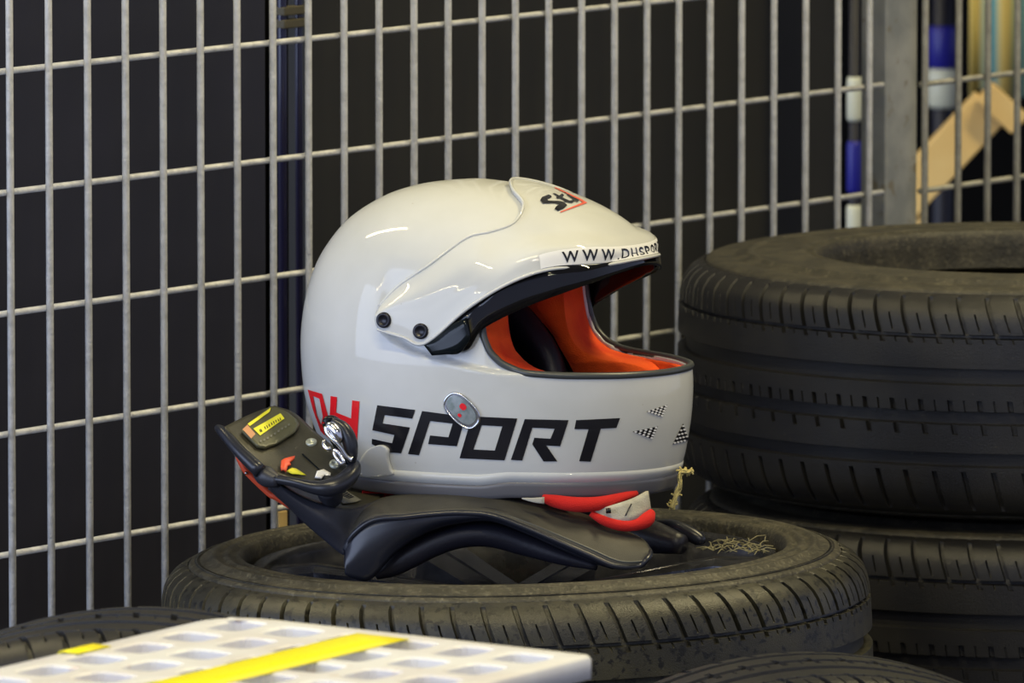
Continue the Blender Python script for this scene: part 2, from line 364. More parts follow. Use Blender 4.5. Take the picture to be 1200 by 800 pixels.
# ================================================================== TYRES
FR = [(0, 'e'), (.02, 'g'), (.165, 'g'), (.185, 'e'), (.36, 'e'), (.545, 'e'), (.56, 's'), (.60, 's'), (.615, 'e'), (.82, 'e')]
def interp(tab, x):
    for (a, b), (c, d) in zip(tab, tab[1:]):
        if x <= c: return lerp(b, d, (x-a)/(c-a)) if c > a else d
    return tab[-1][1]
W0 = .199
CROWN = [(.0035, -.0240), (.006, -.0175), (.010, -.0115), (.016, -.0065), (.022, -.0038), (.030, -.0022), (.040, -.0012), (.060, -.0004), (.106, 0)]
def tyre_meshes(R, W, npitch, phase=0, shear=1.0, bead=-.087, ring=-.062):
    k = W/W0
    zz = [.0035, .0048, .006, .008, .010, .013, .016, .019, .0225, .026, .030, .034, .0362, .0372, .0392, .0402, .044, .0445, .050, .0505, .058, .0655, .0665, .0790, .0800, .086, .093, .0935, .1025, .1035, .1135, .1145, .1225, .123, .131, .1385, .1395, .1500, .1510, .155, .1555, .162, .170, .176, .180, .184, .187, .190, .192, .1942, .1955]
    rows = []
    for z in zz:
        base = R + interp(CROWN, min(z, W0-z)); row = []
        # lean of the cross grooves
        if z < .05: sh = .62*(z-.004)/.046
        elif z < .12: sh = .62+.25*(z-.05)/.04
        else: sh = 1.06+.35*(z-.12)/.04
        for p in range(npitch):
            for f, c in FR:
                d = 0
                if .0370 < z < .0393: d = .0050
                elif .0663 < z < .0792 or .1033 < z < .1137 or .1393 < z < .1502: d = .0075
                elif c == 'g':
                    if .0045 < z < .0370: d = .0056*sstep(.0045, .010, z)
                    elif z < .0442: d = .0040
                    elif .0933 < z < .1033: d = .0045
                    elif .1143 < z < .1227: d = .0045
                    elif .1553 < z < .191: d = .0050*(1-sstep(.184, .191, z))
                elif c == 's':
                    if .0220 < z < .0315: d = .0035
                    elif .0393 < z < .0432: d = .0035
                    elif .0933 < z < .1030: d = .002
                a = 2*pi*(p+f+sh*shear)/npitch + phase
                r = base-d; row.append(Vector((r*cos(a), r*sin(a), -z*k)))
        rows.append(row)
    tread = grid(rows, True)
    bd, rg = bead, ring
    prof = [(bd-.001, -.030), (bd+.0005, -.020), (bd, -.012), (bd+.0008, -.002), (bd+.003, .0030), (bd+.006, .0050), (bd+.008, .0030), (bd+.012, .0030), (bd+.0135, .0052), (bd+.018, .0052), (rg-.007, .0036), (rg-.0035, .0034), (rg-.002, .0052), (rg+.002, .0052), (rg+.004, .0022), (rg+.010, .0018), (rg+.0115, .0006), (rg+.016, .0006), (-.034, .0008), (-.029, -.0004), (-.0262, -.0014), (-.0250, -.0030), (-.0245, -.0045)]
    bot = [(a, -W0-b) for a, b in prof][::-1]
    inner = [(bd-.001, -W0+.030), (bd+.012, -W0+.034), (-.05, -W0+.027), (-.030, -W0+.034), (-.018, -.150), (-.014, -.100), (-.018, -.050), (-.030, -.034), (-.05, -.027), (bd+.012, -.034), (bd-.001, -.030)]
    def rev(pr, n=128): return grid([[Vector(((R+a)*cos(2*pi*j/n), (R+a)*sin(2*pi*j/n), z*k)) for j in range(n)] for a, z in pr], True)
    return tread, rev(prof), rev(bot), rev(inner)
def flip(vf): return vf[0], [tuple(reversed(f)) for f in vf[1]]
TY = {}
def make_tyre(key, name, label, group, mtx, R=.29, W=.199, npitch=66, dusty=False, phase=0, bead=-.087, ring=-.062):
    t = thing(name, label, 'tyre', mtx=mtx, group=group)
    if key not in TY:
        tr, s1, s2_, inn = tyre_meshes(R, W, npitch, phase, 1.0, bead, ring)
        TY[key] = []
        mt, mw = (M['tread_d'], M['wall_d']) if dusty else (M['tread'], M['wall'])
        a = mk('tread', *flip(tr), mt, t, world=False)
        b = mk('sidewall', *flip(s1), mw, t, world=False); c = mk('sidewall', *flip(s2_), mw, t, world=False)
        d = mk('inner_lining', *flip(inn), mw, t, world=False)
        for q in (a,): q.data.set_sharp_from_angle(angle=radians(32))
        for q in (a, b, c, d): TY[key].append(q)
    else:
        for q in TY[key]:
            n = q.copy(); COL.objects.link(n); n.parent = t
    return t
# stack under the helmet
TOPZ = P(600, 647, 7.80).z; SX = P(603, 650, 7.80).x; SY = 7.80
tilt = Matrix.Rotation(radians(-1.35), 4, 'Y')
def TM(x, y, z, rz=0, extra=None):
    m = Matrix.Translation((x, y, z))
    if extra: m = m @ extra
    return m @ Matrix.Rotation(rz, 4, 'Z')
T1 = TM(SX, SY, TOPZ, .3, tilt)
make_tyre('a', 'tyre', 'dusty tyre with a wheel in it, directly under the helmet', 'tyres in the left stack', T1, R=.2935, dusty=True, npitch=70, bead=-.0725, ring=-.046)
low = (TOPZ-.212-.0055-.0105)/2
for k in range(2):
    z = TOPZ-.212-.0065-low*k
    make_tyre('a_low', 'tyre', ('tyre in the middle of the left stack, just below the dusty top tyre', 'tyre at the foot of the left stack, hidden below the frame')[k], 'tyres in the left stack', TM(SX, SY, z, .9+k), R=.288, W=low-.0125)
# right stack
TOPR = P(1211, 300, 8.47).z; RX = P(1211, 300, 8.47).x; RY = 8.47
lowr = (TOPR-.424-.0065)/2
labs = ['large black tyre on top of the right stack beside the fence post', 'large black tyre second from top in the right stack', 'large tyre third from top in the right stack, below the frame', 'large tyre at the foot of the right stack, below the frame']
for k in range(4):
    if k < 2: z = TOPR-.212*k; make_tyre('b', 'tyre', labs[k], 'tyres in the right stack', TM(RX+(.004 if k else 0), RY-(.006 if k else 0), z, .05+k*.021), R=.317, npitch=76, bead=-.127, ring=-.064)
    else: z = TOPR-.424-lowr*(k-2); make_tyre('b_low', 'tyre', labs[k], 'tyres in the right stack', TM(RX, RY, z, .4*k), R=.317, W=lowr-.0135, npitch=76, bead=-.127, ring=-.064)
# upright tyres in front
def upright(px, py, R, key, label, W=.199, yaw=0, lean=0):
    r = ray(px, py); t = (2*R-CAM.z)/r.z; q = CAM+r*t
    m = Matrix.Translation((q.x, q.y, R)) @ Matrix.Rotation(yaw, 4, 'Z') @ Matrix.Rotation(lean, 4, 'X') @ Matrix.Rotation(radians(90), 4, 'X') @ Matrix.Translation((0, 0, W/2))
    return make_tyre(key, 'tyre', label, None, m, R=R, W=W, npitch=76)
upright(958, 775, .317, 'c', 'upright tyre in the bottom right foreground, only its tread top in view', yaw=radians(10))
upright(160, 722, .350, 'd', 'upright tyre at the bottom left behind the white perforated plate', yaw=radians(-10))
# wheel in the top tyre (part of the same top-level thing)
t1 = [o for o in bpy.data.objects if o.name == 'tyre'][0]
t1['label'] = 'dusty tyre fitted on a dark alloy wheel, directly under the helmet'
def rev_l(pr, n=96): return grid([[Vector((a*cos(2*pi*j/n), a*sin(2*pi*j/n), z)) for j in range(n)] for a, z in pr], True)
mk('rim', *flip(rev_l([(.2085, -.040), (.2165, -.010), (.2155, -.0055), (.2120, -.0055), (.209, -.012), (.205, -.020), (.197, -.026), (.192, -.045), (.182, -.060), (.172, -.11), (.172, -.165), (.20, -.170), (.2115, -.180)])), M['alloy'], t1, world=False)
for k in range(6):
    a = 2*pi*k/6-.35; c, s = cos(a), sin(a); rr = []
    for r, z, hw in ((.035, -.034, .020), (.08, -.026, .021), (.13, -.017, .024), (.165, -.012, .030), (.201, -.014, .040)):
        rr.append([Vector((r*c-u*s, r*s+u*c, z-dz)) for u, dz in ((-hw, .020), (-hw*.9, .001), (-hw*.15, 0), (0, .003), (hw*.15, 0), (hw*.9, .001), (hw, .020))])
    mk('spoke', *grid(rr), M['alloy'], t1, world=False, solid=.004, smooth=False)
mk('hub', *flip(rev_l([(.062, -.085), (.060, -.040), (.045, -.036), (.034, -.035), (.030, -.040), (.001, -.041)], 40)), M['alloy'], t1, world=False)
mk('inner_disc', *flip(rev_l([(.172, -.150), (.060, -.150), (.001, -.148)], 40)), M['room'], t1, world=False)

# ================================================================== HELMET
PHI = radians(21.8)
HO = P(580, 559, 7.80)
HM = Matrix.Translation(HO) @ Matrix.Rotation(-PHI, 4, 'Z') @ Matrix.Rotation(radians(-1.4), 4, 'X')
helmet = thing('racing_helmet', 'white open-visor racing helmet with orange lining, resting on the black collar', 'helmet', mtx=HM)
HI = HM.inverted()
ROT = HI.to_3x3()
def HL(px, py, l):                     # local point seen there, l to the far side
    c = HI @ CAM; r = ROT @ ray(px, py); return c + r*((l-c.y)/r.y)
TAB = [ # z, back, front, half width
 (0, .122, .150, .112), (.012, .133, .1555, .117), (.03, .146, .160, .1215), (.06, .158, .1640, .1255), (.09, .1625, .1640, .1275),
 (.12, .1630, .158, .1275), (.15, .1585, .150, .1240), (.175, .1500, .137, .1165), (.195, .1380, .122, .1055), (.211, .1240, .104, .0925),
 (.224, .1060, .080, .0765), (.234, .0860, .052, .0590), (.241, .0610, .018, .0380), (.2445, .0330, -.012, .0165), (.2452, .0200, -.0195, .0002)]
TABV = [Vector((z, b, f)) for z, b, f, w_ in TAB]; TABW = [Vector((z, w_, 0)) for z, b, f, w_ in TAB]
NSUB = 18
prA = catmull(TABV, NSUB); prB = catmull(TABW, NSUB)
def smin(x): return x
def shell_row(i, nth, dr=0.0, disp=None):
    z, b, f = prA[i]; w_ = prB[i].y; c = -.02*sstep(.12, .2452, z); row = []
    bb, ff = max(b+c, .0001), max(f-c, .0001)
    ex = 2.18
    for j in range(nth):
        a = 2*pi*j/nth; ca, sa = cos(a), sin(a)
        k = (abs(ca)**ex + abs(sa)**ex)**(-1/ex)
        L = ff if ca > 0 else bb
        # smooth change between front and back lengths at the side
        x = ca*k*L; y = sa*k*w_
        rr = sqrt(x*x+y*y)+1e-9; q = max(0, 1+dr/rr) if dr else 1
        row.append(Vector((x*q+c, y*q, z)))
    return row
NTH = 300
# side crease below the peak: height of the crease at s
CRE = [(-.070, .150), (-.060, .137), (-.052, .128), (-.040, .1195), (-.022, .1115), (.000, .1065), (.025, .1015), (.050, .0975), (.20, .0975)]
def recess(p):
    s, l, z = p
    if s < -.064 or z > .20: return 0
    c = interp(CRE, s); side = sstep(.03, .07, abs(l))
    return .0058*sstep(0, .0034, z-c)*(1-sstep(.15, .19, z))*side*sstep(-.062, -.046, s)
rows = []
for i in range(len(prA)):
    r0 = shell_row(i, NTH); rr = []
    for p in r0:
        d = recess(p)
        if d: n = Vector((p.x*.4, p.y, 0)).normalized(); p = p - n*d
        # grooves fanning over the crown
        rr.append(p)
    rows.append(rr)
OPEN = [(.0290, .193), (.0315, .185), (.0335, .165), (.0345, .145), (.0370, .128), (.0430, .1145), (.0530, .1050), (.0700, .0985), (.1000, .0968), (.1400, .0958), (.24, .0958), (.24, .207), (.14, .207), (.09, .205), (.06, .200), (.045, .1965)]
def sdf(poly, x, y):
    d = 1e9; ins = False; n = len(poly)
    for i in range(n):
        ax_, ay = poly[i]; bx, by = poly[(i+1) % n]
        ex_, ey = bx-ax_, by-ay; t = ((x-ax_)*ex_+(y-ay)*ey)/(ex_*ex_+ey*ey+1e-12); t = max(0, min(1, t))
        d = min(d, (x-ax_-ex_*t)**2+(y-ay-ey*t)**2)
        if (ay > y) != (by > y) and x < (bx-ax_)*(y-ay)/(by-ay)+ax_: ins = not ins
    return (-1 if ins else 1)*sqrt(d)
def clip(V, F, fn):
    """keep the part of the mesh where fn>0; returns mesh and the cut edge points"""
    f = [fn(v) for v in V]; T = []
    for q in F:
        if len(q) == 4: T += [(q[0], q[1], q[2]), (q[0], q[2], q[3])]
        else: T.append(q)
    V = list(V); cut = {}; out = []; edges = []
    def cv(a, b):
        k = (min(a, b), max(a, b))
        if k not in cut:
            t = f[a]/(f[a]-f[b]); cut[k] = len(V); V.append(V[a].lerp(V[b], t))
        return cut[k]
    quads = []
    for q in T:
        s = [f[i] > 0 for i in q]; n = sum(s)
        if n == 3: out.append(q)
        elif n == 0: continue
        else:
            for r in range(3):
                a, b, c = q[r], q[(r+1) % 3], q[(r+2) % 3]
                if n == 1 and f[a] > 0: p1, p2 = cv(a, b), cv(a, c); out.append((a, p1, p2)); edges.append((p1, p2)); break
                if n == 2 and f[a] <= 0: p1, p2 = cv(a, b), cv(a, c); out += [(p1, b, c), (p1, c, p2)]; edges.append((p1, p2)); break
    used = sorted({i for q in out for i in q}); mp = {u: i for i, u in enumerate(used)}
    adj = {}
    for a, b in edges: adj.setdefault(a, []).append(b); adj.setdefault(b, []).append(a)
    loop = []
    if edges:
        st_ = edges[0][0]; loop = [st_]; prev = None; cur = st_
        while True:
            nx = [k for k in adj[cur] if k != prev]
            if not nx: break
            prev, cur = cur, nx[0]
            if cur == st_: break
            loop.append(cur)
    return [V[u] for u in used], [tuple(mp[i] for i in q) for q in out], [V[i] for i in loop]
def fopen(p): return sdf(OPEN, p.x, p.z) if p.x > -.01 else 1.0
Vs, Fs = grid(rows, True)
top = len(Vs); Vs.append(Vector((-.02, 0, .2453)))
nr = len(rows); Fs += [((nr-1)*NTH+j, (nr-1)*NTH+(j+1) % NTH, top) for j in range(NTH)]
fullW = [HM @ v for v in Vs]
BV_FULL = bvh_of(fullW, Fs)
Vc, Fc, loop = clip(Vs, Fs, fopen)
shell = mk('shell', Vc, Fc, M['white'], helmet, world=False, solid=.006)
# rubber trim round the face opening
lp = [loop[i] for i in range(0, len(loop), 3)]
for _ in range(3): lp = [(lp[i-1]+lp[i]*2+lp[(i+1) % len(lp)])/4 for i in range(len(lp))]
mk('opening_trim', *tube([p*1.0+Vector((-.001, 0, 0)) for p in lp], .0030, 8, closed=True), M['rubber_trim'], helmet, world=False)
# lower edge trim
def base_band(zlo, zhi, dr, n=6):
    rr = []
    for k in range(n+1):
        a = pi*k/n; z = lerp(zlo, zhi, k/n); src = max(z, 0)
        i = min(range(len(prA)), key=lambda q: abs(prA[q].x-src)); d = dr*sin(a)**.5 if 0 < k < n else -.002
        rr.append([Vector((p.x, p.y, z)) for p in shell_row(i, 160, d)])
    return grid(rr, True)
prow0 = shell_row(0, 160, 0)
def band(prof):                        # prof: (z, outward)
    rr = []
    for z, d in prof:
        zz_ = max(z, 0); i = 0
        while i < len(prA)-2 and prA[i+1].x < zz_: i += 1
        t = (zz_-prA[i].x)/(prA[i+1].x-prA[i].x) if prA[i+1].x > prA[i].x else 0
        A, B = shell_row(i, 200, d), shell_row(i+1, 200, d)
        # the edge strip is taller at the front half
        rr.append([Vector((lerp(a.x, b.x, t), lerp(a.y, b.y, t), z + (.0035*sstep(.03, .06, a.x) if z > 0.0 else .002*sstep(.03, .06, a.x)))) for a, b in zip(A, B)])
    return grid(rr, True)
mk('lower_edge_trim', *band([(-.005, -.012), (-.0065, -.004), (-.006, .0012), (-.003, .003), (.002, .0036), (.0045, .0028), (.006, .0006), (.0062, -.002)]), M['edge_trim'], helmet, world=False)
mk('lower_lip', *band([(.005, -.001), (.0055, .0018), (.010, .0024), (.0135, .0016), (.0150, -.0008)]), M['white'], helmet, world=False)
# rear flare
h = BV_FULL.ray_cast(CAM, ray(443, 545).normalized())
FL_ = [(424, 540), (431, 528), (441, 522), (450, 521), (457, 526), (457, 536), (460, 548), (463, 554), (445, 556), (426, 555)]
decal('rear_flare', [[(p.x, p.y) for p in catmull([(x, y, 0) for x, y in FL_], 4, closed=True)]], BV_FULL, .0002, M['white'], helmet, 4, thick=.0030)

# ---- peak
def S(px, py, l): return HL(px, py, l)
BV_LOC = bvh_of(Vs, Fs)
def TT(px, py):                        # a point just outside the shell
    h = BV_FULL.ray_cast(CAM, ray(px, py).normalized()); n = h[1] if h[1].dot(h[0]-CAM) < 0 else -h[1]
    return HI @ (h[0]+n*.004)
pk = [
 [Vector((.014, 0, .2466)), Vector((.050, 0, .2385)), Vector((.086, 0, .2215)), Vector((.1260, 0, .1985)), Vector((.1285, 0, .1830))],
 [TT(600, 226), Vector((.058, -.038, .2310)), Vector((.090, -.040, .2145)), Vector((.1215, -.042, .1988)), Vector((.1235, -.043, .1835))],
 [TT(613, 244), S(640, 262, -.063), S(663, 277, -.071), S(683, 289, -.0765), S(685, 312, -.078)],
 [TT(602, 265), S(616, 278, -.088), S(626, 288, -.098), S(634, 297, -.103), S(637, 317, -.105)],
 [TT(576, 275), S(582, 290, -.104), S(587, 307, -.114), S(590, 320, -.119), S(592, 334, -.121)],
 [TT(548, 282), S(552, 305, -.118), S(553, 328, -.125), S(549, 347, -.128), S(547, 362, -.130)],
 [TT(505, 312), S(506, 336, -.1285), S(503, 362, -.1320), S(500, 384, -.1330), S(498, 402, -.1330)],
 [TT(470, 335), S(470, 350, -.1310), S(469, 365, -.1335), S(470, 380, -.1340), S(472, 395, -.1335)],
 [TT(445, 359), S(440, 367, -.1320), S(439, 373, -.1330), S(440, 379, -.1330), S(443, 386, -.1320)]]
full = [[Vector((p.x, -p.y, p.z)) for p in r] for r in pk[:0:-1]] + pk       # far side to near side
cols = [catmull(r, 8) for r in full]
rowsP = [catmull([c_[i] for c_ in cols], 8) for i in range(len(cols[0]))]
for ri_, r_ in enumerate(rowsP):
    for p in r_:
        mn = .0024 if ri_ < 3 else .0034
        co, n, _i, _d = BV_LOC.find_nearest(p)
        if n.dot(co-Vector((0, 0, .1))) < 0: n = -n
        d = (p-co).dot(n)
        if d < mn:
            q = co+n*mn; p.x, p.y, p.z = q.x, q.y, q.z
Vp, Fp = grid(rowsP)
peak = mk('peak', Vp, Fp, M['white'], helmet, world=False, solid=.0030)
# orientation check: normals must look outwards
def outward(o, V, F):
    c0 = Vector((0, 0, .1)); s_ = 0
    for f in F[::37]:
        a, b, c_ = V[f[0]], V[f[1]], V[f[2]]; s_ += 1 if (b-a).cross(c_-a).dot(a-c0) > 0 else -1
    return s_ > 0
if not outward(peak, Vp, Fp): peak.data.flip_normals()
if not outward(shell, Vc, Fc): shell.data.flip_normals()
BV_PEAK = bvh_of([HM @ v for v in Vp], Fp)
mk('peak_edge', *tube(rowsP[-1], .0014, 8), M['white'], helmet, world=False)
mk('peak_edge', *tube(rowsP[0], .0013, 8), M['white'], helmet, world=False)
# lip sticker and web address, laid out along the lip in the peak's own coordinates
NC = len(rowsP[0])
def lip(u, v, off):                    # u along lip: -1 near pivot, 1 far pivot; v 0 bottom .. 1 top of the lip
    x = (1-u)/2*(NC-1); j = min(int(x), NC-2); t = x-j
    i0, i1 = 24, 32
    y = lerp(i1, i0, v); a = min(int(y), 31); s_ = y-a
    def g(i): return rowsP[i][j].lerp(rowsP[i][j+1], t)
    p = g(a).lerp(g(a+1), s_); n = (g(a)-g(a+1)).cross((rowsP[a][j+1]-rowsP[a][j])).normalized()
    if n.dot(p-Vector((0, 0, .15))) < 0: n = -n
    return p+n*off
lens = [0]
for j in range(NC-1): lens.append(lens[-1]+(rowsP[28][j+1]-rowsP[28][j]).length)
mid = lens[(NC-1)//2]
def u_at(d):                           # distance along lip from the middle, positive to the far side
    L = mid-d
    for j in range(NC-1):
        if lens[j+1] >= L: x = j+(L-lens[j])/(lens[j+1]-lens[j]+1e-9); break
    else: x = NC-1
    return 1-2*x/(NC-1)
SL = .122
rr = [[lip(u_at(lerp(-SL, SL, i/80)), v, .0006) for i in range(81)] for v in (.13, .25, .4, .55, .7, .85, .93)]
o = mk('lip_sticker', *grid(rr), M['sticker'], helmet, world=False); o.parent = peak; MW[o.name] = HM
def text_polys(txt, w_, h_, bold=0.0):
    cu = bpy.data.curves.new('t', 'FONT'); cu.body = txt; cu.size = 1; cu.offset = bold; cu.resolution_u = 3
    to = bpy.data.objects.new('t', cu); COL.objects.link(to)
    bpy.context.view_layer.update()
    me = bpy.data.meshes.new_from_object(to.evaluated_get(bpy.context.evaluated_depsgraph_get()))
    bm = bmesh.new(); bm.from_mesh(me)
    for _ in range(2):
        es = [e_ for e_ in bm.edges if e_.calc_length() > .25]
        if es: bmesh.ops.subdivide_edges(bm, edges=es, cuts=1); bmesh.ops.triangulate(bm, faces=bm.faces)
    xs = [v.co.x for v in bm.verts]; ys = [v.co.y for v in bm.verts]
    V = [((v.co.x-min(xs))/(max(xs)-min(xs))*w_, (v.co.y-min(ys))/(max(ys)-min(ys))*h_) for v in bm.verts]
    bm.verts.index_update(); F = [tuple(v.index for v in f.verts) for f in bm.faces]
    bm.free(); bpy.data.objects.remove(to); bpy.data.curves.remove(cu); bpy.data.meshes.remove(me)
    return V, F
def px_of(lp):
    p = HM @ lp - CAM; return 600+FPX*p.x/p.dot(FWD)
def dist_at(px):                       # distance along the lip whose picture x is px
    lo, hi = -SL, .03
    for _ in range(40):
        m_ = (lo+hi)/2
        if px_of(lip(u_at(m_), .5, 0)) < px: lo = m_
        else: hi = m_
    return lo
XS = [('W', 658.6, 678), ('W', 682, 700.5), ('W', 704.5, 720), ('.', 723.4, 725.2), ('D', 728, 736.5), ('H', 739, 746), ('S', 748.3, 753.8), ('P', 755.6, 760.4)]
parts = []; last = 0
for ch, xa, xb in XS:
    da, db = dist_at(xa), dist_at(xb); tv, tf = text_polys(ch, 1, 1, .018 if ch in 'W.' else .008)
    hh = .10 if ch == '.' else .56
    parts.append(([lip(u_at(lerp(da, db, x)), .25+y*hh, .0009) for x, y in tv], tf)); last = db
for ch in 'ORT':
    tv, tf = text_polys(ch, 1, 1, .008); parts.append(([lip(u_at(last+.0035+x*.0105), .25+y*.56, .0009) for x, y in tv], tf)); last += .0140
V, tf = join(parts)
o = mk('lip_lettering', V, tf, M['black_dec'], helmet, world=False, smooth=False); o.parent = peak; MW[o.name] = HM
# brand mark on the peak, letters read towards the front
st = lambda pts: conv(pts, 590, 190, 5.715)
Sl = st([(318, 228), (300, 222), (258, 238), (245, 258), (262, 280), (345, 278), (370, 288), (352, 300), (340, 318), (365, 330), (405, 312), (425, 292), (405, 272), (375, 264), (300, 262), (290, 252), (322, 238)])
tl = st([(325, 212), (345, 214), (372, 228), (392, 214), (404, 226), (392, 240), (440, 262), (462, 258), (480, 264), (455, 277), (415, 270), (375, 244), (360, 250), (350, 240), (358, 232)])
il = st([(420, 222), (432, 218), (505, 262), (492, 272)])
i2 = st([(405, 203), (418, 210), (424, 216), (412, 212)])
o = decal('brand_letters', [Sl, tl, il, i2], BV_PEAK, .0008, M['black_dec'], peak, 3)
o = decal('brand_underline', [st([(378, 335), (382, 340), (560, 275), (520, 250), (345, 170), (342, 175), (500, 252), (530, 272)])], BV_PEAK, .0006, M['redline'], peak, 3)
# screws
for i, (px, py) in enumerate(((450, 375), (493, 388))):
    h = BV_PEAK.ray_cast(CAM, ray(px, py).normalized()); n = h[1] if h[1].y < 0 else -h[1]
    c = h[0]; q = n.to_track_quat('Z', 'Y').to_matrix()
    rr = [[c + q @ Vector((r*cos(2*pi*k/24), r*sin(2*pi*k/24), z)) for k in range(24)] for r, z in ((.0066, -.001), (.0064, .0014), (.0052, .0022), (.0040, .0020), (.0034, .0008), (.0001, .0008))]
    mk('pivot_screw', *grid(rr, True), M['screw'], peak)
# plate edge shadow gap plate (white lower mount)
# ---- smoked visor strip under the peak
vk = [
 [Vector((.128, 0, .1900)), Vector((.131, 0, .1800))],
 [HL(705, 309, -.066), HL(703, 328.5, -.070)],
 [HL(660, 311, -.094), HL(657, 344.5, -.098)],
 [HL(622, 318, -.108), HL(618, 359, -.111)],
 [HL(585, 332, -.120), HL(585, 374.5, -.121)],
 [HL(562, 350, -.125), HL(563, 388, -.1245)],
 [HL(545, 362, -.1285), HL(549, 409, -.127)],
 [HL(520, 380, -.1295), HL(530, 413, -.129)],
 [HL(499, 398, -.1295), HL(506, 415, -.1295)]]
vf = [[Vector((p.x, -p.y, p.z)) for p in r] for r in vk[:0:-1]] + vk
vr = net([[vf[j][i] for j in range(len(vf))] for i in (0, 1)], 8, 3)
# slight outward bulge
Vv, Fv = grid(vr); vis = mk('sun_visor', Vv, Fv, M['visor'], helmet, world=False, solid=.0020)
if not outward(vis, Vv, Fv): vis.data.flip_normals()
for sgn in (1, -1):
    arm = [[HL(497, 402, -.1300), HL(512, 396, -.1305), HL(530, 380, -.1305), HL(547, 372, -.1300)], [HL(508, 416, -.1302), HL(524, 415, -.1308), HL(540, 413, -.1302), HL(552, 396, -.1288)]]
    arm = [[Vector((p.x, p.y*sgn, p.z)) for p in r] for r in arm]
    Va, Fa = grid(net(arm, 4, 3)); o = mk('visor_mount', Va, Fa, M['gloss_black'], helmet, world=False, solid=.003)
# ---- lining
def clampw(i_s, z, dr):
    i = min(range(len(prA)), key=lambda q: abs(prA[q].x-z)); z_, b, f = prA[i]; w_ = prB[i].y+dr; L = (f if i_s > 0 else b)+dr
    t = abs(i_s)/max(L, .001)
    return w_*max(0, 1-t**2.18)**(1/2.18)
inner_rows = [[Vector((p.x, p.y, p.z*.955+.003)) for p in shell_row(i, 96, -.016)] for i in range(0, len(prA), 8)]
Vi, Fi = grid(inner_rows, True)
def fin(p): return sdf([(a-.004, b) for a, b in OPEN], p.x, p.z)-.001 if p.x > -.02 else 1
Vi, Fi, _ = clip(Vi, Fi, lambda p: min(1, fin(p), .035-p.x if p.z < .17 else 1))
mk('crown_liner', Vi, Fi, M['black_cloth'], helmet, world=False, solid=.004)
# cheek pads: outer face on the shell wall, inner face rounded
PAD = [(.052, .004), (.075, .002), (.10, .010), (.116, .030), (.120, .060), (.118, .084), (.100, .0930), (.070, .0962), (.052, .1030), (.0405, .1140), (.0350, .129), (.0330, .146), (.032, .168), (.026, .190), (.00, .198), (-.018, .185), (-.016, .160), (-.004, .142), (.018, .122), (.034, .100), (.048, .074), (.050, .04)]
def pad(sgn, name, lab):
    ring = catmull([(a, b, 0) for a, b in PAD], 3, closed=True)
    cx_ = Vector((.062, .075, 0)); rows_ = []
    for k, (sc_, lf) in enumerate(((1.0, 1.0), (1.0, .80), (1.0, .45), (.99, .20), (.965, .06), (.93, .0))):
        row = []
        for p in ring:
            q = cx_+(p-cx_)*sc_; lo = clampw(q.x, q.y, -.0062); li = .062 if q.y > .11 else .060
            li = min(li, lo-.012)
            row.append(Vector((q.x, sgn*lerp(li, lo, lf), q.y)))
        rows_.append(row)
    V_, F_ = grid(rows_, True); nr_ = len(rows_[0]); k0 = len(V_)-nr_
    pl = [Vector((v.x, v.z, 0)) for v in rows_[-1]]; F_ += [tuple(k0+i for i in t) for t in tessellate_polygon([pl])]
    V_, F_ = V_, F_; o = mk(name, V_, F_, M['orange_felt'], helmet, world=False); return o
pad(1, 'cheek_pad', ''); pad(-1, 'cheek_pad', '')
# chin bar lining
rr = []
for z in (.004, .03, .06, .085, .0935):
    i = min(range(len(prA)), key=lambda q: abs(prA[q].x-z)); r0 = shell_row(i, 120, -.0105 if z < .09 else -.0085)
    rr.append([Vector((p.x, p.y, z)) for p in (r0[-27:]+r0[:28])])
mk('chin_lining', *grid(rr), M['orange_felt'], helmet, world=False, solid=.008, soff=0)
# brow lining
rr = []
for z, d in ((.192, -.030), (.195, -.0335), (.205, -.036), (.218, -.036)):
    i = min(range(len(prA)), key=lambda q: abs(prA[q].x-z)); r0 = shell_row(i, 120, d)
    rr.append([Vector((p.x, p.y, z-.001)) for p in (r0[-30:]+r0[:31])])
mk('brow_lining', *grid(rr), M['orange_felt'], helmet, world=False, solid=.005, soff=0)
# black leather roll inside the far side
pts = [HM @ v for v in (Vector((-.040, .062, .150)), Vector((-.018, .060, .138)), Vector((.006, .057, .117)), Vector((.024, .055, .092)), Vector((.034, .052, .06)))]
mk('inner_bolster', *tube(catmull(pts, 6), .013, 14), M['leather'], helmet)
# ---- lettering and badges on the shell
BV = bvh_of([HM @ v for v in Vc], Fc)
c3 = lambda p: conv(p, 330, 380, 4); c4 = lambda p: conv(p, 540, 380, 4)
sport = [
 [c3([(450, 378), (627, 400), (614, 441), (484, 424), (475, 463), (603, 482), (562, 603), (500, 598), (425, 560), (425, 535), (520, 556), (530, 517), (427, 495)])],
 [c3([(660, 405), (862, 432), (822, 570), (688, 560), (697, 519), (783, 528), (803, 464), (697, 452), (645, 612), (594, 606)])],
 [c3([(893, 430), (1105, 440), (1045, 636), (835, 626)]), c3([(938, 472), (900, 585), (1000, 590), (1035, 477)])],
 [c4([(300, 443), (505, 448), (465, 570), (400, 566), (452, 641), (388, 641), (335, 560), (345, 530), (420, 535), (440, 488), (335, 483), (288, 637), (235, 634)])],
 [c4([(540, 448), (745, 438), (728, 484), (655, 488), (608, 642), (554, 640), (598, 490), (532, 490)])]]
for g in sport: decal('black_letter', [g], BV, .0006, M['black_dec'], helmet, 5)
decal('red_letter', [[c3([(125, 305), (192, 325), (220, 430), (205, 520), (185, 498), (150, 400)]), c3([(150, 335), (168, 425), (188, 470), (196, 432), (180, 348)])]], BV, .0006, M['red_dec'], helmet, 4)
